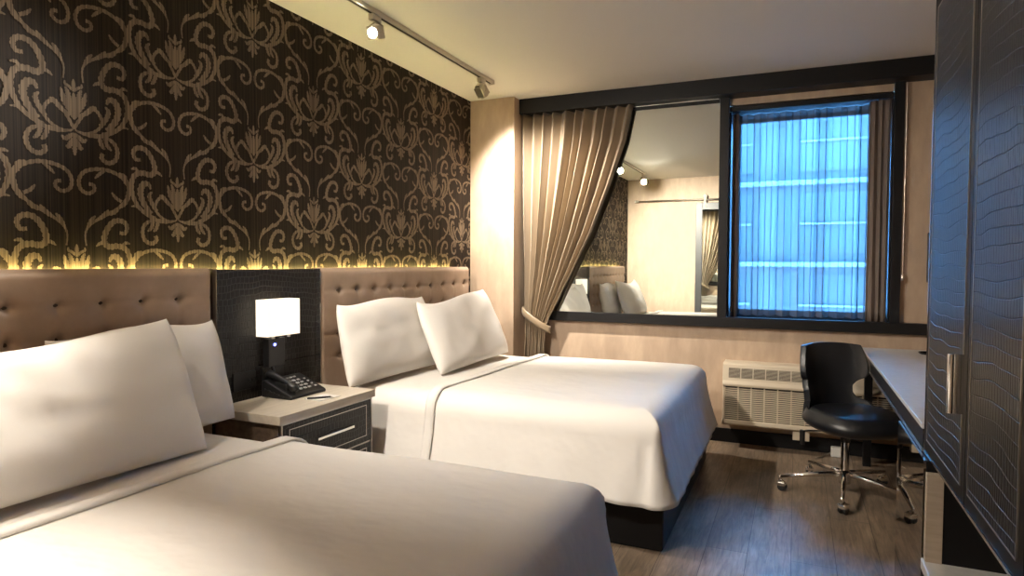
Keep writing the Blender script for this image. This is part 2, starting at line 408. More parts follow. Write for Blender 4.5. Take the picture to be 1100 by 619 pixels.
# ------------------------------------------------------------------ drapes
def interp(tab, z):
    for (z0, a), (z1, b_) in zip(tab, tab[1:]):
        if z1 <= z <= z0:
            t_ = (z0 - z) / (z0 - z1); return a + (b_ - a) * t_
    return tab[-1][1] if z < tab[-1][0] else tab[0][1]
XRt = [(2.5, -1.145), (2.24, -1.199), (1.90, -1.318), (1.545, -1.462), (1.30, -1.585), (1.18, -1.645), (1.0, -1.735), (.87, -1.80), (.80, -1.83), (.62, -1.845), (.3, -1.82), (.1, -1.80)]
XLt = [(2.5, -2.045), (1.9, -2.037), (1.2, -2.02), (.95, -2.012), (.85, -2.005), (.70, -2.005), (.3, -2.03), (.1, -2.04)]
AMP = [(2.5, .043), (1.6, .038), (1.1, .022), (.84, .014), (.6, .02), (.1, .03)]
def drape_pt(u, v):
    z = 2.497 - v * (2.497 - .03)
    xl, xr = interp(XLt, z), interp(XRt, z)
    uu = u + .012 * math.sin(u * 23 + 1) * math.sin(PI * u)
    ph = 2 * PI * 10.5 * uu
    s_ = math.sin(ph + .35 * math.sin(v * 4 + u * 9))
    x = xl + (xr - xl) * u + interp(AMP, z) * math.sin(2 * ph) * .07
    y = 4.853 - interp(AMP, z) * (s_ + .25 * math.sin(ph * .5 + 1.3)) * (1 - .1 * u)
    if z < 1.3: y -= .0 + .03 * max(0, 1 - abs(z - .84) / .45)
    return (x, y, z)
dr = thing('drape', (-1.95, 4.86, .03), 'floor-length taupe satin drape tied back beside the column and mirror', 'curtain')
w = MB(); w.grid(drape_pt, 260, 90); w.build('drape_cloth', M['drape'], dr, smooth=True, solid=.003)
w = MB()
def band(u, v):
    a = 2 * PI * u; x = -1.915 + .122 * math.cos(a); y = 4.845 - .055 * math.sin(a) - .012
    zc = .858 - .62 * (x + 1.915) * (1 if True else 0) - .008
    return (x, y - .004 * math.sin(PI * v), zc + (v - .5) * .06)
w.grid(band, 48, 4, closed=True); w.build('tieback', M['drape'], dr, smooth=True, solid=.002)

def wavy(x0, x1, z0, z1, y, n_, amp, seed, taper=0):
    rnd = random.Random(seed); ph = [rnd.uniform(-.6, .6) for _ in range(n_ + 2)]
    def f(u, v):
        i = u * n_; k = int(min(i, n_ - 1)); p_ = ph[k] + (ph[k + 1] - ph[k]) * (i - k)
        s_ = math.sin(2 * PI * i + p_ + .25 * math.sin(3 * v + k))
        z = z1 + (z0 - z1) * v
        if v == 1: z += .012 * max(0, s_)
        return (x0 + (x1 - x0) * u + amp * .3 * math.sin(4 * PI * i + p_) + .006 * v * math.sin(i * 1.7), y + amp * (.8 + .35 * math.sin(k * 2.3)) * s_, z)
    return f
w = MB(); w.grid(wavy(-.415, .455, .928, 2.402, 5.075, 10, .034, 3), 260, 24)
tag(center(w.build('sheer_curtain', M['sheer'], smooth=True)), 'pale translucent sheer curtain covering the window, glowing blue', 'curtain')
w = MB(); w.grid(wavy(.430, .556, .912, 2.404, 4.975, 3, .013, 5), 60, 20)
tag(center(w.build('blackout_curtain', M['grey_drape'], smooth=True, solid=.003)), 'narrow brown-grey blackout curtain bunched at the right side of the window', 'curtain', 'blackout curtains at the window sides')
w = MB(); w.grid(wavy(-.445, -.405, .914, 2.402, 5.02, 1, .010, 8), 24, 20)
tag(center(w.build('blackout_curtain', M['grey_drape'], smooth=True, solid=.003)), 'thin sliver of blackout curtain at the left side of the window', 'curtain', 'blackout curtains at the window sides')
# blind pull cord
pc = thing('blind_cord', (.628, 4.91, 1.2), 'thin pull cord hanging down the black post right of the window', 'cord')
w = MB(); w.tube([(.634, 4.905, 2.49), (.634, 4.905, 1.25)], .0022, 6); w.build('cord_line', M['steel'], pc)
w = MB(); w.lathe([(.002, .05), (.008, .04), (.011, .015), (.008, 0)], (.634, 4.905, 1.2), seg=12); w.build('tassel', M['steel'], pc, smooth=True)
# narrow dark fitting on the wall right of the window
ft = thing('wall_fitting', (.83, YW, 1.19), 'narrow black box on the wall right of the window, mostly hidden by wardrobe', 'wall fitting')
w = MB(); w.box(.775, .90, YW - .045, YW, 1.19, 1.515); w.build('fitting_box', M['black_plastic'], ft, bevel=.006)
w = MB(); w.box(.79, .885, YW - .05, YW - .045, 1.21, 1.495); w.build('cover_plate', M['dark_frame'], ft, bevel=.002)

# ------------------------------------------------------------------ headboards with tufting
def headboard(y0, y1, loc, label, brow, bys):
    hb = thing('headboard', loc, label, 'headboard', 'tufted headboards on the wallpapered wall')
    z0, z1 = 0, 1.276
    zs = [1.148, 1.026, .904, .782]
    btn = []
    for r, z in enumerate(zs):
        for y in bys: btn.append((y, z))
    def f(u, v):
        y = y0 + (y1 - y0) * u; z = z0 + (z1 - z0) * v
        d = 0
        for by, bz in btn:
            dy, dz = y - by, z - bz
            if abs(dy) < .11 and abs(dz) < .1:
                q = dy * dy * 1.0 + dz * dz * 1.6
                d += .024 * math.exp(-q / .00022) + .008 * math.exp(-q / .0016)
        for by in bys:
            if z < 1.276: d += .0028 * math.exp(-((y - by) / .006) ** 2) * (1 if z < 1.16 else .35)
        for bz in zs: d += .003 * math.exp(-((z - bz) / .006) ** 2)
        e = min(y - y0, y1 - y, z1 - z); d += .03 * max(0, 1 - e / .03) ** 2
        return (HB - d, y, z)
    w = MB(); V = w.grid(f, int((y1 - y0) / .0115), 110)
    w.build('upholstered_panel', M['leather'], hb, smooth=True)
    w = MB(); w.box(-2.42, HB - .030, y0, y1, z0, z1 - .002); w.build('panel_core', M['leather'], hb, bevel=.003)
    for by, bz in btn:
        if bz < .85: continue
        w = MB(); w.lathe([(.0105, 0), (.0095, .003), (.005, .005)], (HB - .030, by, bz), axis=(1, 0, 0), seg=10)
        w.build('button', M['button'], hb, smooth=True)
    return hb
hb1 = headboard(.27, 2.076, (-2.39, 1.17, 0), 'taupe leather tufted headboard behind the near bed', 0, [.300 + .1605 * i for i in range(11)])
hb2 = headboard(2.771, 4.52, (-2.39, 3.64, 0), 'taupe leather tufted headboard behind the far bed, ending at the column', 0, [2.937 + .166 * i for i in range(10)])

# crocodile panel between the headboards
pn = thing('bedside_panel', (-2.41, 2.427, 0), 'black crocodile-grain wall panel between the two headboards, behind the nightstand', 'panel')
w = MB(); w.box(-2.42, -2.388, 2.089, 2.765, 0, 1.27); w.build('leather_face', M['croc_small'], pn, bevel=.002)
for y in (2.0845, 2.7658):
    w = MB(); w.box(-2.42, -2.352, y, y + .0045, .652, 1.272); w.build('chrome_trim', M['chrome'], pn)
w = MB(); w.box(-2.388, -2.384, 2.36, 2.76, .800, .804); w.build('groove_trim', M['black_gloss'], pn)
# LED cove strip
ld = thing('led_strip', (-2.431, 2.3, 1.245), 'warm yellow light strip glowing up the wallpaper from behind the headboards', 'light strip')
w = MB(); w.box(-2.437, -2.424, .30, 4.36, 1.250, 1.256); w.build('glowing_tape', M['led_strip'], ld)
w = MB(); w.box(-2.442, -2.421, .35, 4.37, 1.240, 1.2495); w.build('aluminium_channel', M['steel'], ld)

# ------------------------------------------------------------------ beds
def rrect(x0, x1, y0, y1, r, n_=8, m_=70):
    """closed loop of points, counter-clockwise, with subdivided sides"""
    P = []
    def side(a, b_):
        for i in range(m_): t_ = i / m_; P.append((a[0] + (b_[0] - a[0]) * t_, a[1] + (b_[1] - a[1]) * t_))
    def arc(cx, cy, a0):
        for i in range(n_): a = a0 + PI / 2 * i / n_; P.append((cx + r * math.cos(a), cy + r * math.sin(a)))
    side((x0 + r, y0), (x1 - r, y0)); arc(x1 - r, y0 + r, -PI / 2); side((x1, y0 + r), (x1, y1 - r)); arc(x1 - r, y1 - r, 0)
    side((x1 - r, y1), (x0 + r, y1)); arc(x0 + r, y1 - r, PI / 2); side((x0, y1 - r), (x0, y0 + r)); arc(x0 + r, y0 + r, PI)
    return P
def bedcloth(x0, x1, y0, y1, zt, zh, flare, off, seed):
    w = MB(); R = .115
    prof = []
    for d in (.70, .62, .54, .47, .40, .33, .27, .22, .18, .15, .13): prof.append((-d, 0))
    for i in range(8): a = PI / 2 * i / 7; prof.append((-R + R * math.sin(a), -R + R * math.cos(a)))
    H = zt - R - zh
    for i in range(1, 15): t_ = i / 14; prof.append((flare * t_ ** 1.3, -R - H * t_))
    cx, cy = (x0 + x1) / 2, (y0 + y1) / 2
    base = rrect(x0 - off * 0, x1 + off, y0 - off, y1 + off, .045)
    N = len(base); nor = []
    for i in range(N):
        a = Vector(base[i - 1]); b_ = Vector(base[(i + 1) % N]); d = (b_ - a).normalized(); nor.append(Vector((d.y, -d.x)))
    rings = []
    for o_, z in prof:
        ring = []; t_ = max(0, (-z - R) / H)
        for i in range(N):
            p = Vector(base[i])
            if o_ < 0:
                e_ = -o_; q = Vector((min(max(p.x, x0 + e_), x1 + off - e_), min(max(p.y, y0 - off + e_), y1 + off - e_)))
            else: q = p + nor[i] * o_
            wob = noise.noise(Vector((p.x * 5 + seed, p.y * 5, z * 1.5))) * .02 * t_ + .006 * math.sin(i * .9) * t_ * t_
            wob *= .35 if nor[i].x > .5 else 1.
            # gathered pleat just beside the two foot corners
            for yy, s_ in ((y0, -1), (y1, 1)):
                dx = p.x - (x1 - .048)
                if abs(p.y - yy) < .03: wob += (.006 * math.exp(-((dx - .03) / .02) ** 2) - .034 * math.exp(-(dx / .014) ** 2)) * min(1, t_ * 2.5) * (1.15 - t_)
            if nor[i].x < -.3 and o_ > 0: q = p.copy(); wob = 0
            q += nor[i] * wob
            zz = zt + z + noise.noise(Vector((q.x * 2.2 + seed, q.y * 2.2, 1))) * .007 * (1 - t_) * min(1, max(0, (.70 + o_) / .3))
            if t_ > .9: zz += noise.noise(Vector((q.x * 3, q.y * 3, seed))) * .012
            ring.append(w.bm.verts.new((q.x, q.y, zz + (off if o_ < -.01 else off * .6 * (1 - t_)))))
        rings.append(ring)
    for A, B in zip(rings, rings[1:]):
        for i in range(N): w.bm.faces.new((A[i], A[(i + 1) % N], B[(i + 1) % N], B[i]))
    bmesh.ops.remove_doubles(w.bm, verts=w.bm.verts, dist=.0008)
    lo = [v for v in w.bm.verts if abs(v.co.y - cy) < (y1 - y0) / 2 - .66 and abs(v.co.x - cx) < (x1 - x0) / 2 - .66 and v.is_boundary]
    es = [e for e in w.bm.edges if e.is_boundary and all(v in lo for v in e.verts)]
    if es: bmesh.ops.contextual_create(w.bm, geom=es)
    return w
def bed(y0, y1, x1, loc, label, zt, zh, xf, seed, flare=.07):
    bd = thing('bed', loc, label, 'bed', 'made beds in front of the headboards')
    w = MB(); w.box(-2.33, x1 + .02, y0 + .03, y1 - .03, 0, .33); w.build('bed_base', M['black_wood'], bd, bevel=.012)
    w = bedcloth(-2.31, x1, y0, y1, zt, zh + .004, flare * .9, 0, seed)
    w.build('fitted_sheet', M['linen'], bd, smooth=True)
    w = bedcloth(-2.31, x1, y0, y1, zt, zh, flare, .016, seed)
    bmesh.ops.bisect_plane(w.bm, geom=w.bm.verts[:] + w.bm.edges[:] + w.bm.faces[:], plane_co=(xf, (y0 + y1) / 2, 0), plane_no=(-1, .02, 0), clear_outer=True)
    bmesh.ops.triangulate(w.bm, faces=[f for f in w.bm.faces if len(f.verts) > 4])
    w.build('top_cover', M['linen'], bd, smooth=True, solid=-.012)
    # turned-down band along the cover's head edge
    w = bedcloth(-2.31, x1, y0, y1, zt, zh + .012, flare, .028, seed)
    G = lambda: w.bm.verts[:] + w.bm.edges[:] + w.bm.faces[:]
    bmesh.ops.bisect_plane(w.bm, geom=G(), plane_co=(xf - .003, (y0 + y1) / 2, 0), plane_no=(-1, .02, 0), clear_outer=True)
    bmesh.ops.bisect_plane(w.bm, geom=G(), plane_co=(xf + .05, (y0 + y1) / 2, 0), plane_no=(1, -.02, 0), clear_outer=True)
    w.build('turned_edge', M['linen'], bd, smooth=True, solid=-.010)
    return bd
bed2 = bed(2.865, 4.46, -.55, (-1.4, 3.65, 0), 'far double bed with smooth white cover, foot end lit blue, beside the mirror wall', .622, .232, -1.72, 4)
bed1 = bed(.385, 1.955, -.545, (-1.4, 1.17, 0), 'near double bed with smooth white cover, filling the lower left', .615, .225, -1.79, 9)

# ------------------------------------------------------------------ pillows
def pillow_mesh(W, H, T, seed):
    w = MB(); n_ = 34
    def surf(sg):
        def f(a, b_):
            u = math.sin((a * 2 - 1) * PI / 2); v = math.sin((b_ * 2 - 1) * PI / 2)
            x = W / 2 * u * (1 - .05 * v * v * max(0, v)) * (1 - .02 * (1 - v * v)); y = H / 2 * v * (1 - .05 * (1 - u * u) * (1 if v > 0 else .3))
            t_ = max(0, (1 - abs(u) ** 5) * (1 - v ** 4)) ** .5 * (1 - .2 * max(0, v))
            wr = noise.noise(Vector((u * 2.4 + seed, v * 1.9, sg))) * .016 + noise.noise(Vector((u * 5 + seed, v * 3, sg))) * .006
            z = sg * (T / 2) * t_ + wr * t_
            y += .018 * (abs(u) ** 6) * max(0, v) ** 2 + .022 * math.sin(u * 2.6 + seed * 1.3) * max(0, v)
            return (x, y, z)
        return f
    w.grid(surf(1), n_, n_); w.grid(surf(-1), n_, n_)
    bmesh.ops.remove_doubles(w.bm, verts=w.bm.verts, dist=.0004)
    return w
def pillow(yc, xb, zb, W, H, T, lean, roll, yaw, seed, label):
    """width along Y, leaning back towards the wall (-X)"""
    w = pillow_mesh(W, H, T, seed)
    # local x -> +Y, local y -> up, local z -> +X
    B = Matrix(((0, 0, 1, 0), (1, 0, 0, 0), (0, 1, 0, 0), (0, 0, 0, 1)))
    m_ = Matrix.Rotation(yaw, 4, 'Z') @ Matrix.Rotation(-lean, 4, 'Y') @ Matrix.Rotation(roll, 4, 'X') @ Matrix.Translation((0, 0, H / 2)) @ B
    w.bm.transform(m_)
    o = w.build('pillow', M['pillow'], smooth=True)
    o.location = (xb, yc, zb)
    return tag(o, label, 'pillow', 'white pillows against the headboards')
LN = .40
pillow(3.19, -2.14, .645, .90, .45, .14, .22, .0, .0, 1, 'white pillow at the left of the far bed, partly behind another pillow')
pillow(3.82, -1.93, .645, .93, .47, .15, .40, .03, -.04, 5, 'white pillow with pointed corner on the far bed, near the column')
pillow(1.655, -2.16, .637, .70, .425, .13, .22, .03, .0, 11, 'white pillow beside the nightstand, mostly hidden behind the near bed front pillow')
pillow(1.20, -1.95, .630, .98, .465, .16, .36, -.02, .03, 14, 'large white pillow leaning in front at the head of the near bed')

# ------------------------------------------------------------------ nightstand
ns = thing('nightstand', (-2.19, 2.42, 0), 'black nightstand with cream top and silver bar handle between the beds', 'nightstand')
NX, N0, N1 = -1.995, 2.098, 2.735
w = MB(); w.box(-2.383, -1.985, 2.078, 2.752, .612, .65); w.build('top_slab', M['cream_lam'], ns, bevel=.002)
w = MB(); w.box(-2.384, NX - .02, N0, N1, .08, .612); w.build('cabinet_body', M['brown_wood'], ns, bevel=.002)
w = MB(); w.box(-2.37, NX - .06, N0 + .02, N1 - .02, 0, .08); w.build('plinth', M['black_wood'], ns)
w = MB(); w.box(NX - .02, NX - .008, N0, N1, .08, .612); w.box(NX - .02, NX + .001, N0, N0 + .005, .08, .612); w.box(NX - .02, NX + .001, N1 - .005, N1, .08, .612); w.box(NX - .02, NX + .001, N0, N1, .606, .612)
w.build('silver_edging', M['steel'], ns)
for (za, zb) in ((.392, .602), (.095, .382)):
    w = MB(); w.box(NX - .008, NX, N0 + .008, N1 - .008, za, zb); d = w.build('drawer', M['croc_small'], ns, bevel=.0015)
    w = MB()
    ya, yb, a, b_ = N0 + .045, N1 - .045, za + .03, zb - .022
    for q in ((ya, yb, a, a + .003), (ya, yb, b_ - .003, b_), (ya, ya + .003, a, b_), (yb - .003, yb, a, b_)): w.box(NX, NX + .0015, *q)
    w.build('inlay_line', M['steel'], d)
    w = MB(); zm = (za + zb) / 2 + .004; w.box(NX + .018, NX + .026, 2.30, 2.56, zm - .006, zm + .006)
    for y in (2.33, 2.53): w.box(NX, NX + .02, y - .004, y + .004, zm - .003, zm + .003)
    w.build('handle', M['chrome'], d, bevel=.001)

# telephone
ph = thing('telephone', (-2.26, 2.44, .65), 'black desk telephone with keypad on the nightstand', 'telephone')
def slope(x): return .682 + (-2.13 - x) * .26
w = MB(); w.prism([(-2.175, .651), (-2.175, .664), (-2.188, .672), (-2.345, .735), (-2.362, .728), (-2.362, .651)], 'y', 2.352, 2.60)
w.build('phone_base', M['black_plastic'], ph, bevel=.006)
keys = MB()
def onslope(x): return .6725 + (-2.188 - x) * (.063 / .157)
tilt = math.atan2(.063, .157)
for i in range(4):
    for j in range(3):
        x = -2.215 - i * .024; y = 2.46 + j * .031
        kk = MB(); kk.box(-.0065, .0065, -.009, .009, 0, .005, mtx=Matrix.Translation((x, y, onslope(x))) @ Matrix.Rotation(tilt, 4, 'Y'))
        kk.build('key', M['grey_key'], ph, bevel=.001)
for j in range(4):
    x = -2.318; y = 2.455 + j * .024
    kk = MB(); kk.box(-.004, .004, -.008, .008, 0, .004, mtx=Matrix.Translation((x, y, onslope(x))) @ Matrix.Rotation(tilt, 4, 'Y')); kk.build('memory_key', M['grey_key'], ph)
for i in range(4):
    x = -2.215 - i * .024; kk = MB(); kk.box(-.004, .004, -.006, .006, 0, .004, mtx=Matrix.Translation((x, 2.565, onslope(x))) @ Matrix.Rotation(tilt, 4, 'Y')); kk.build('side_key', M['grey_key'], ph)
w = MB(); yh = 2.392
w.tube([(-2.178, yh, .690), (-2.195, yh, .702), (-2.225, yh, .718), (-2.27, yh, .735), (-2.315, yh, .752), (-2.345, yh, .757), (-2.36, yh, .752)], [.014, .021, .016, .0145, .016, .022, .016], 14)
w.build('handset', M['black_plastic'], ph, smooth=True)
w = MB(); w.box(-2.345, -2.22, yh - .02, yh + .02, .68, .722); w.build('cradle', M['black_plastic'], ph, bevel=.008)
w = MB(); pts = [(-2.20 - .008 * math.cos(i * .9) - .004 * i, 2.338 - .004 * math.sin(i * .9), .662 + .001 * i) for i in range(34)]; w.tube(pts, .0025, 6); w.build('coiled_cord', M['black_plastic'], ph, smooth=True)
# note pad and pen
w = MB(); m_ = Matrix.Translation((-2.085, 2.465, .65)) @ Matrix.Rotation(-.12, 4, 'Z'); w.box(-.05, .05, -.068, .068, 0, .004, mtx=m_)
tag(center(w.build('notepad', M['paper'])), 'small white notepad beside the telephone on the nightstand', 'notepad')
pe = thing('pen', (-2.075, 2.43, .654), 'slim black pen lying across the white notepad', 'pen')
w = MB(); w.tube([(-2.115, 2.392, .6585), (-2.04, 2.47, .6585)], .0042, 10); w.build('barrel', M['black_plastic'], pe, smooth=True)
w = MB(); w.tube([(-2.04, 2.47, .6585), (-2.033, 2.477, .6585)], [.0035, .0008], 10); w.build('tip', M['steel'], pe, smooth=True)
# outlet plates in the panel
for (y0, y1, lab) in ((2.20, 2.335, 'black double power socket on the leather panel, left of the telephone'), (2.38, 2.52, 'black blank socket plate on the leather panel, behind the telephone')):
    ot = thing('wall_socket', (-2.386, (y0 + y1) / 2, .70), lab, 'socket')
    w = MB(); w.box(-2.388, -2.380, y0, y1, .70, .785); w.build('cover_plate', M['black_plastic'], ot, bevel=.002)
    if y0 < 2.3:
        for yy in (2.318, 2.295):
            w = MB(); 
            for dz in (.0, .016): w.box(-2.380, -2.3785, yy, yy + .003, .735 + dz * 0, .747); w.box(-2.380, -2.3785, yy + .009, yy + .012, .735, .745)
            w.build('socket_slot', M['grey_key'], ot)

# ------------------------------------------------------------------ bedside wall lamp
lp = thing('wall_lamp', (-2.384, 2.34, .88), 'lit rectangular wall lamp with cream fabric shade above the telephone', 'lamp')
x0, x1, y0, y1, z0, z1 = -2.380, -2.304, 2.34, 2.556, .945, 1.122
w = MB(); th = .003
w.box(x0, x1, y0, y0 + th, z0, z1); w.box(x0, x1, y1 - th, y1, z0, z1); w.box(x1 - th, x1, y0 + th, y1 - th, z0, z1); w.box(x0, x0 + th, y0 + th, y1 - th, z0, z1)
w.box(x0 + th, x1 - th, y0 + th, y1 - th, z0 + .006, z0 + .008)
w.build('lamp_shade', M['shade'], lp)
w = MB(); w.box(-2.388, -2.350, 2.39, 2.50, .79, .93); w.build('mounting_plate', M['black_plastic'], lp, bevel=.004)
w = MB(); w.box(-2.37, -2.33, 2.43, 2.445, .925, .950); w.build('bracket', M['black_plastic'], lp, bevel=.002)
for y in (2.385, 2.49):
    w = MB(); w.lathe([(.008, 0), (.008, .012)], (-2.315, y, z0 - .012), seg=10); w.build('shade_foot', M['white_plastic'], lp)
w = MB(); w.lathe([(.007, 0), (.006, .004)], (-2.350, 2.430, .898), axis=(1, 0, 0), seg=14); w.build('indicator_light', M['blue_led'], lp)
w = MB(); w.tube([(-2.36, 2.42, .80), (-2.35, 2.42, .77), (-2.35, 2.43, .72)], .008, 8); w.build('reading_arm', M['black_plastic'], lp, smooth=True)

# ------------------------------------------------------------------ track lighting
TX = -2.03
tk = thing('light_track', (TX, 2.4, 2.595), 'long silver ceiling track running above the beds', 'light track')
w = MB(); w.box(TX - .017, TX + .017, .48, 4.22, 2.590, ZC); w.build('rail', M['steel'], tk, bevel=.002)
w = MB(); w.box(TX - .007, TX + .007, .50, 4.20, 2.5885, 2.5905); w.build('slot', M['vent_dark'], tk)
w = MB(); w.box(TX - .02, TX + .02, 4.22, 4.235, 2.586, ZC); w.build('end_cap', M['steel'], tk, bevel=.002)
def spot(y, aim, label, watts, lit, size=100, blend=.9):
    base = Vector((TX, y, 2.588))
    s_ = thing('spotlight', base, label, 'spotlight', 'spotlights on the ceiling track')
    w = MB(); w.box(TX - .016, TX + .016, y - .045, y + .03, 2.556, 2.588); w.build('track_adapter', M['steel'], s_, bevel=.004)
    piv = Vector((TX, y, 2.502)); d = (Vector(aim) - piv).normalized()
    side = d.cross(Vector((0, 0, 1))).normalized()
    w = MB(); w.tube([piv + side * .040 + Vector((0, 0, 0)), piv + side * .042 + Vector((0, 0, .03)), Vector((TX, y, 2.558))], .004, 8)
    w.tube([piv - side * .040, piv - side * .042 + Vector((0, 0, .03)), Vector((TX, y, 2.558))], .004, 8)
    w.tube([piv - side * .044, piv + side * .044], .005, 8); w.build('yoke', M['steel'], s_, smooth=True)
    up = side.cross(d); R = Matrix((( side.x, up.x, d.x, piv.x), (side.y, up.y, d.y, piv.y), (side.z, up.z, d.z, piv.z), (0, 0, 0, 1)))
    w = MB(); w.box(-.034, .034, -.034, .034, -.04, .036, mtx=R, bev=.006)
    w.box(-.022, .022, -.022, .022, -.052, -.04, mtx=R)
    w.build('housing', M['steel'], s_)
    w = MB(); w.lathe([(.030, 0), (.030, .006), (.026, .006), (.026, 0)], piv + d * .036, axis=d, seg=20); w.build('lens_ring', M['steel'], s_, smooth=False)
    w = MB(); w.lathe([(.0255, 0), (.022, .003), (.0001, .005)], piv + d * .0365, axis=d, seg=20); w.build('bulb', M['bulb'], s_, smooth=True)
    L = bpy.data.lights.new('spot_beam', 'SPOT'); L.energy = watts; L.color = (1, .91, .79); L.spot_size = math.radians(size); L.spot_blend = blend; L.shadow_soft_size = .035
    lo = bpy.data.objects.new('spot_beam', L); COL.objects.link(lo); lo.parent = s_
    lo.matrix_basis = s_.matrix_basis.inverted() @ (Matrix.Translation(piv + d * .075) @ d.to_track_quat('-Z', 'Y').to_matrix().to_4x4())
    return s_
spot(4.07, (-1.80, 4.80, 1.6), 'silver spotlight at the far end of the track, its lamp turned away towards the drape', 230, True, 100, 1.0)
spot(2.83, (-1.45, -.22, 1.3), 'bright spotlight on the track above the nightstand, facing the camera', 900, True, 60, 1.0)
spot(1.94, (-1.2, 3.7, .6), 'spotlight on the track above the near bed, seen lit in the mirror', 88, True, 100, 1.0)
spot(.59, (-.5, 4.4, .5), 'spotlight at the near end of the track, the rearmost lit lamp seen in the mirror', 150, True, 85, 1.0)

# added lamp on the ceiling, out of view, for fill light
cl = thing('fill_lamp', (.25, .75, ZC), 'round opal fill lamp added overhead near the camera, out of view', 'ceiling lamp')
w = MB(); w.lathe([(.17, 0), (.17, -.02)], (.25, .75, ZC), seg=32); w.build('fill_lamp_base', M['steel'], cl)
w = MB(); w.lathe([(.165, -.02), (.155, -.05), (.11, -.07), (.001, -.078)], (.25, .75, ZC), seg=32); w.build('fill_diffuser', M['fill_lamp_glow'], cl, smooth=True)

# ------------------------------------------------------------------ air conditioner
ac = thing('air_conditioner', (.07, YW, .11), 'cream through-wall air conditioner with slatted grille under the window', 'air conditioner')
AX0, AX1, AY = -.467, .603, 4.765
w = MB()
prof = [(YW - .02, .178), (AY + .03, .165), (AY + .002, .178), (AY, .195), (AY + .012, .440), (AY - .006, .452), (AY - .006, .462), (AY + .004, .478), (AY + .022, .598), (AY + .035, .606), (YW - .001, .606), (YW - .001, .178)]
prof = [(YW - .001, .165), (AY + .02, .165), (AY, .178), (AY, .205), (AY + .014, .212), (AY + .020, .440), (AY - .006, .446), (AY - .008, .462), (AY + .002, .484), (AY + .020, .596), (AY + .034, .606), (YW - .001, .606)]
w.prism(prof, 'x', AX0, AX1); w.build('cabinet', M['cream_plastic'], ac, bevel=.003)
for a_ in (AX0 + .002, AX1 - .02):
    w = MB(); w.box(a_, a_ + .018, AY, AY + .03, .178, .45); w.build('side_frame', M['cream_plastic'], ac, bevel=.003)
# main grille
w = MB(); w.mi = 0; w.box(AX0 + .02, AX1 - .02, AY + .010, AY + .013, .21, .442); w.mi = 1
nrow = 17
for i in range(nrow):
    z = .217 + i * (.222 / nrow)
    w.box(AX0 + .02, AX1 - .02, AY + .001, AY + .010, z, z + .0062)
for i in range(1, 12):
    x = AX0 + .02 + i * (AX1 - AX0 - .04) / 12
    w.box(x - .004, x + .004, AY - .0005, AY + .010, .21, .442)
w.build('front_grille', [M['vent_dark'], M['cream_plastic']], ac)
# top discharge grille, tilted back
tl_ = math.atan2(.018, .112)
mt_ = Matrix.Translation((0, AY + .002, .484)) @ Matrix.Rotation(-tl_, 4, 'X')
w = MB(); w.mi = 0; w.box(AX0 + .04, AX1 - .30, -.002, .001, .022, .090, mtx=mt_); w.mi = 1
for i in range(8):
    z = .026 + i * .0082; w.box(AX0 + .04, AX1 - .30, -.0045, -.002, z, z + .0028, mtx=mt_)
for i in range(1, 9):
    x = AX0 + .04 + i * (AX1 - AX0 - .34) / 9; w.box(x - .003, x + .003, -.005, -.002, .022, .09, mtx=mt_)
w.build('top_grille', [M['vent_dark'], M['cream_plastic']], ac)
w = MB(); w.box(AX1 - .26, AX1 - .04, -.005, .001, .022, .09, mtx=mt_); w.build('control_door', M['cream_plastic'], ac, bevel=.002)
w = MB(); w.box(-.005, .10, AY + .03, AY + .09, .10, .165); w.build('sub_base', M['cream_plastic'], ac, bevel=.003)
# its power adaptor and cord
ad = thing('power_adaptor', (.27, 4.86, 0), 'white plug adaptor lying on the floor behind the chair', 'adaptor')
w = MB(); w.box(.235, .305, 4.84, 4.89, 0, .065); w.build('adaptor_body', M['white_plastic'], ad, bevel=.006)
w = MB(); w.tube([(.14, 4.75, .004), (.17, 4.78, .004), (.20, 4.84, .012), (.25, 4.86, .03)], .005, 8); w.build('cable', M['steel'], ad, smooth=True)

# ------------------------------------------------------------------ desk
DX = .41
dk = thing('desk', (.70, 3.72, 0), 'long white-topped desk with black chrome-edged apron under the window side wall', 'desk')
w = MB(); w.box(DX - .004, XR - .002, 2.600, 4.87, .736, .754); w.build('desk_top', M['white_stone'], dk, bevel=.002)
w = MB(); w.box(DX, DX + .02, 2.600, 4.865, .668, .736); w.box(DX + .02, XR - .004, 4.845, 4.865, .668, .736); w.build('apron', M['black_wood'], dk, bevel=.001)
w = MB(); w.box(DX - .003, DX + .022, 2.600, 4.867, .658, .668); w.build('chrome_edge', M['steel'], dk)
w = MB(); w.box(DX + .004, DX + .05, 4.70, 4.744, 0, .668); w.build('leg', M['black_wood'], dk, bevel=.002)
pd = None
w = MB(); w.box(.405, .90, 2.49, 3.08, .0, .655); w.build('drawer_pedestal', M['black_wood'], dk, bevel=.001)
w = MB(); w.box(.3975, .4045, 2.49, 3.08, .0, .655); w.build('mirrored_side', M['tint_mirror'], dk)
# flat black tray on the desk
tr_ = thing('desk_tray', (.75, 4.66, .754), 'flat round black tray on the far end of the desk', 'tray')
w = MB(); w.lathe([(.055, 0), (.062, .003), (.064, .010), (.060, .010), (.055, .005)], (.765, 4.66, .754), seg=28); w.build('tray_dish', M['black_plastic'], tr_, smooth=False)
w = MB(); w.lathe([(.066, .008), (.067, .012), (.062, .012), (.061, .008)], (.765, 4.66, .754), seg=28); w.build('rim', M['black_gloss'], tr_)

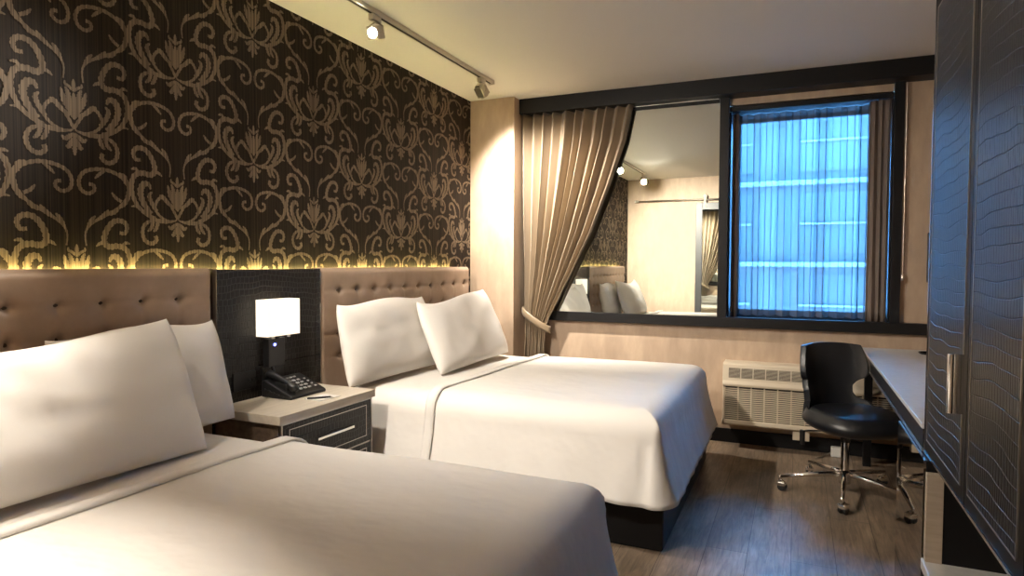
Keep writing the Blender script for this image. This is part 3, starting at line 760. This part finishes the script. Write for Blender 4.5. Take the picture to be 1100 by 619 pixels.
# ------------------------------------------------------------------ wardrobe
wd = thing('wardrobe', (.70, 2.0, .665), 'tall black crocodile-leather wardrobe with chrome edges hung on the right wall', 'wardrobe')
WY0, WY1, WZa, WZb = 1.14, 2.572, .672, 2.188
w = MB(); w.box(DX + .012, XR - .002, WY0, WY1, WZa, WZb); w.build('carcass', M['black_wood'], wd, bevel=.002)
w = MB()
w.box(DX - .001, DX + .012, WY0, WY1, WZa - .008, WZa); w.box(DX - .001, DX + .012, WY1 - .004, WY1 + .001, WZa, WZb); w.box(DX - .001, DX + .012, WY0, WY1, WZb, WZb + .004)
w.build('chrome_edge', M['chrome'], wd)
def wdoor(ya, yb, hy, hs):
    w = MB(); w.box(DX + .001, DX + .012, ya, yb, WZa + .001, WZb - .001); d = w.build('door', M['black_wood'], wd, bevel=.001)
    pa, pb = ya + .042, yb - .042
    w = MB(); w.box(DX - .001, DX + .001, pa, pb, WZa + .045, WZb - .045); w.build('leather_inset', M['croc'], d)
    w = MB()
    for q in ((pa - .004, pb + .004, WZa + .041, WZa + .045), (pa - .004, pb + .004, WZb - .045, WZb - .041), (pa - .004, pa, WZa + .041, WZb - .041), (pb, pb + .004, WZa + .041, WZb - .041)):
        w.box(DX - .002, DX + .001, *q)
    w.build('inlay_line', M['steel'], d)
    if hy:
        w = MB(); w.tube([(DX - .028, hy, .905), (DX - .028, hy, 1.065)], .0085, 14)
        w.box(DX - .022, DX + .002, hy - .006, hy + .018, .905, 1.065); w.build('handle', M['chrome'], d, bevel=.001)
wdoor(2.005, 2.566, 2.045, 1)
wdoor(1.52, 2.001, None, -1)
w = MB(); w.box(DX + .001, DX + .012, WY0, 1.516, WZa + .001, WZb - .001); w.build('end_panel', M['black_wood'], wd)

# luggage bench under the wardrobe
lb = thing('luggage_bench', (.70, 2.1, 0), 'low white-topped luggage bench with beige post under the wardrobe', 'bench')
w = MB(); w.box(.393, XR - .002, 1.2, 2.474, .298, .334); w.build('bench_top', M['white_stone'], lb, bevel=.004)
w = MB(); w.box(.445, XR - .004, 1.2, 2.465, 0, .298); w.build('bench_base', M['black_wood'], lb, bevel=.002)
w = MB(); w.box(.400, .447, 2.44, 2.472, .334, .622); w.build('post', M['beige_board'], lb, bevel=.001)
w = MB(); w.box(.447, XR - .004, 2.445, 2.47, .334, .66); w.build('back_panel', M['black_wood'], lb)

# ------------------------------------------------------------------ barn door with mirror on the back wall
rl = thing('sliding_door_rail', (-1.4, YB, 2.27), 'brushed steel sliding-door rail high on the back wall, seen in the mirror', 'door rail')
w = MB(); w.tube([(-2.29, YB + .05, 2.272), (-.40, YB + .05, 2.272)], .0125, 14); w.build('rail_tube', M['steel'], rl, smooth=True)
for x in (-2.15, -1.6, -.95):
    w = MB(); w.lathe([(.022, 0), (.022, .006), (.010, .006), (.010, .05)], (x, YB, 2.272), axis=(0, 1, 0), seg=16); w.build('wall_mount', M['steel'], rl)
for x in (-2.29,):
    w = MB(); w.lathe([(.02, 0), (.02, .06)], (x - .03, YB + .05, 2.272), axis=(1, 0, 0), seg=14); w.build('end_stop', M['steel'], rl)
bdn = thing('barn_door', (-.93, YB + .06, .01), 'sliding door with charcoal frame and mirror panel on the back wall, seen in the mirror', 'door')
bx0, bx1, bz0, bz1, by0, by1 = -1.396, -.46, .01, 2.225, YB + .028, YB + .065
w = MB(); fw = .095
w.box(bx0, bx0 + fw, by0, by1, bz0, bz1); w.box(bx1 - fw, bx1, by0, by1, bz0, bz1); w.box(bx0 + fw, bx1 - fw, by0, by1, bz0, bz0 + .15); w.box(bx0 + fw, bx1 - fw, by0, by1, bz1 - .105, bz1)
w.build('door_frame', M['dark_frame'], bdn, bevel=.003)
w = MB(); w.box(bx0 + fw, bx1 - fw, by0 + .01, by1 - .012, bz0 + .15, bz1 - .105); w.build('mirror_panel', M['mirror'], bdn)
for x in (bx0 + .13, bx1 - .13):
    w = MB(); w.lathe([(.03, -.008), (.034, 0), (.03, .008)], (x, YB + .05, 2.320), axis=(0, 1, 0), seg=20); w.box(x - .016, x + .016, YB + .065, YB + .071, 2.15, 2.33)
    w.build('roller_hanger', M['steel'], bdn)

# ------------------------------------------------------------------ office chair
CH = Vector((.27, 4.08, 0)); HEAD = math.radians(-60)
ch = thing('office_chair', CH, 'black leather swivel chair on chrome casters pulled up to the desk', 'chair', rz=HEAD)
# authored locally: +x forward
w = MB()
def seatf(u, v):
    a = 2 * PI * u; r = v
    rx, ry = .235, .235
    c, s_ = math.cos(a), math.sin(a)
    e = 2.6; k = (abs(c) ** e + abs(s_) ** e) ** (-1 / e)
    x, y = rx * k * c * r, ry * k * s_ * r
    z = .487 + .012 * (1 - r ** 2) - .042 * max(0, (r - .86) / .14) ** 2 - .012 * max(0, c) * r ** 3
    return (x + .02, y, z)
w.grid(seatf, 56, 14, closed=True); w.build('seat_cushion', M['black_leather'], ch, smooth=True, world=False, normals=True)
w = MB()
def underf(u, v):
    a = 2 * PI * u; c, s_ = math.cos(a), math.sin(a); e = 2.5; k = (abs(c) ** e + abs(s_) ** e) ** (-1 / e)
    # from the rim down to the underside
    if v < .35: r = 1.0 + .10 * math.sin(v / .35 * PI * .5); z = .475 - .05 * (v / .35) 
    else: t_ = (v - .35) / .65; r = 1.10 * math.cos(t_ * PI / 2) ** .75; z = .425 - .065 * math.sin(t_ * PI / 2)
    rear = max(0, -c)
    return (.235 * k * c * r + .02, .235 * k * s_ * r, z + .02 * rear * (1 - v))
w.grid(underf, 56, 18, closed=True)
# rolled rim
w.build('seat_shell', M['black_leather'], ch, smooth=True, world=False)
w = MB()
def hw(z):   # half width of the back, by height
    tab = [(.86, .195), (.80, .215), (.74, .226), (.70, .228), (.675, .222), (.655, .205), (.635, .165), (.60, .135), (.56, .135), (.53, .155), (.51, .21), (.47, .245), (.43, .25)]
    return interp(tab, z)
def backf(u, v):
    z = .86 - v * .44; s_ = (u * 2 - 1); a = (hw(z) if s_ > 0 else max(hw(z), .205 - .1 * abs(z - .6))) * s_
    if v < .04: z += 0
    R_ = .30; th_ = a / R_
    lean = .13 * max(0, (z - .47)) ; xb = -.225 - lean
    z2 = z + (.012 * (1 - abs(s_) ** 2) if v < .3 else 0)
    return (xb + R_ * (1 - math.cos(th_)) * (1.1 if z > .6 else 1.25), R_ * math.sin(th_) + .0, z2 - .03 * (1 - v))
w.grid(backf, 36, 40)
o = w.build('backrest', M['black_leather'], ch, smooth=True, world=False); d = o.modifiers.new('thickness', 'SOLIDIFY'); d.thickness = .034; d.offset = 0
d = o.modifiers.new('soft_edges', 'BEVEL'); d.width = .012; d.segments = 3; d.limit_method = 'ANGLE'; d.angle_limit = .9
w = MB(); w.lathe([(.026, .30), (.026, .33), (.08, .345), (.10, .36), (.10, .368)], seg=24); w.box(-.10, .12, -.05, .05, .338, .362); w.build('mechanism', M['black_plastic'], ch, world=False)
w = MB(); w.lathe([(.022, .10), (.022, .34)], seg=20); w.lathe([(.032, .065), (.034, .08), (.034, .13), (.024, .14)], seg=24); w.build('gas_column', M['chrome'], ch, smooth=False, world=False)
w = MB(); w.tube([(.02, .05, .35), (.04, .16, .348), (.05, .19, .345)], .005, 8); w.box(.03, .075, .185, .25, .338, .350); w.build('height_lever', M['chrome'], ch, world=False)
w = MB(); w.tube([(-.05, -.05, .35), (-.09, -.17, .345), (-.10, -.20, .34)], .005, 8); w.box(-.118, -.088, -.205, -.19, .262, .345); w.build('tilt_lever', M['black_plastic'], ch, world=False)
for o_ in ch.children:
    if o_.name.split('.')[0] in ('seat_cushion', 'seat_shell', 'backrest'): o_.location = Matrix.Rotation(-HEAD, 3, 'Z') @ Vector((.036, .0, -.005))
legang = [math.radians(a) for a in (-95, -167, 121, 49, -23)]
for a0 in legang:
    a = a0 - HEAD; dx, dy = math.cos(a), math.sin(a); L_ = .345
    w = MB(); w.tube([(dx * .02, dy * .02, .118), (dx * .12, dy * .12, .110), (dx * L_, dy * L_, .082)], [.017, .014, .0095], 12)
    w.tube([(dx * L_, dy * L_, .088), (dx * L_, dy * L_, .058)], .008, 10)
    lg = w.build('leg', M['chrome'], ch, smooth=True, world=False)
    px_, py_ = dx * L_, dy * L_; ca = a + 1.1; ax = Vector((math.cos(ca), math.sin(ca), 0)); fwd = Vector((-ax.y, ax.x, 0)) * .012
    w = MB()
    for sgn in (-1, 1):
        c0 = Vector((px_, py_, .025)) + fwd + ax * (.013 * sgn)
        w.lathe([(.015, -.0075), (.023, -.006), (.025, 0), (.023, .006), (.015, .0075)], c0, axis=ax, seg=20)
    w.build('caster', M['black_plastic'], lg, world=False, smooth=False)
    w = MB()
    R3 = Matrix(((ax.x, -ax.y, 0, px_ + fwd.x), (ax.y, ax.x, 0, py_ + fwd.y), (0, 0, 1, .025), (0, 0, 0, 1)))
    pts = []
    w.tube([R3 @ Vector((0, -.02, .026)), R3 @ Vector((0, .0, .031)), R3 @ Vector((0, .022, .022))], [.008, .012, .008], 10)
    w.box(-.023, .023, -.024, .022, .004, .030, mtx=R3, bev=.007)
    w.build('caster_hood', M['chrome'], lg, world=False, smooth=False)

# ------------------------------------------------------------------ outside
bl = thing('building', (.1, 9.6, -3), 'pale office facade with white ledges seen through the sheer curtain', 'building')
FY = 9.0
w = MB(); w.box(-6, 7, FY, FY + 3, -3, 3.42); w.build('facade_wall', M['facade'], bl)
w = MB(); w.box(-6.05, 7.05, FY - .1, FY + 3.1, 3.42, 3.50); w.build('roof', M['roof_grey'], bl)
for z in (2.34, 1.31, .28, 3.37):
    w = MB(); w.box(-6, 7, FY - .10, FY, z - .028, z + .028); w.build('ledge', M['ledge'], bl)
for i in range(-3, 4):
    for z0 in (.40, 1.43, 2.46):
        xx = .30 + i * 1.35
        w = MB(); w.box(xx - .28, xx + .5, FY - .02, FY + .0, z0 + .02, z0 + .78); f_ = w.build('window_recess', M['dark_frame'], bl)
        w = MB(); w.box(xx - .25, xx + .47, FY - .026, FY - .021, z0 + .05, z0 + .75); w.build('glass', M['ext_glass'], f_)
        w = MB(); w.box(xx - .28, xx + .5, FY - .06, FY - .028, z0 + .38, z0 + .405); w.build('transom', M['ledge'], f_)

# ------------------------------------------------------------------ world
wd_ = bpy.data.worlds.new('dusk'); scn.world = wd_; wd_.use_nodes = True
n = wd_.node_tree.nodes; l = wd_.node_tree.links; bg = n['Background']
tc = n.new('ShaderNodeTexCoord'); sp = n.new('ShaderNodeSeparateXYZ'); l.new(tc.outputs['Generated'], sp.inputs[0])
rp = n.new('ShaderNodeValToRGB'); rp.color_ramp.elements[0].position = .0; rp.color_ramp.elements[0].color = (.10, .32, .74, 1)
rp.color_ramp.elements[1].position = .6; rp.color_ramp.elements[1].color = (.05, .30, .72, 1)
l.new(sp.outputs['Z'], rp.inputs['Fac']); l.new(rp.outputs['Color'], bg.inputs['Color']); bg.inputs['Strength'].default_value = 120.

# ------------------------------------------------------------------ camera
F_PX, yaw, pitch, roll = 693.3035, .415293386, .0371654453, .00399165906
cy_, sy_ = math.cos(yaw), math.sin(yaw)
Fv = Vector((-sy_ * math.cos(pitch), cy_ * math.cos(pitch), -math.sin(pitch))); Rv = Vector((cy_, sy_, 0)); Uv = Rv.cross(Fv)
R2 = Rv * math.cos(roll) + Uv * math.sin(roll); U2 = -Rv * math.sin(roll) + Uv * math.cos(roll)
cd = bpy.data.cameras.new('camera'); cam = bpy.data.objects.new('camera', cd); COL.objects.link(cam)
cd.sensor_fit = 'HORIZONTAL'; cd.sensor_width = 36; cd.lens = F_PX / 1100 * 36; cd.clip_start = .02; cd.clip_end = 100
cam.matrix_world = Matrix(((R2.x, U2.x, -Fv.x, 0), (R2.y, U2.y, -Fv.y, 0), (R2.z, U2.z, -Fv.z, 1.3), (0, 0, 0, 1)))
scn.camera = cam

scn.view_settings.view_transform = 'Standard'; scn.view_settings.look = 'None'; scn.view_settings.gamma = 1
scn.view_settings.use_curve_mapping = False; scn.view_settings.exposure = .88
scn.cycles.max_bounces = 10; scn.cycles.transparent_max_bounces = 16; scn.cycles.sample_clamp_indirect = 6
scn.cycles.caustics_reflective = False; scn.cycles.caustics_refractive = False
bpy.context.view_layer.update()
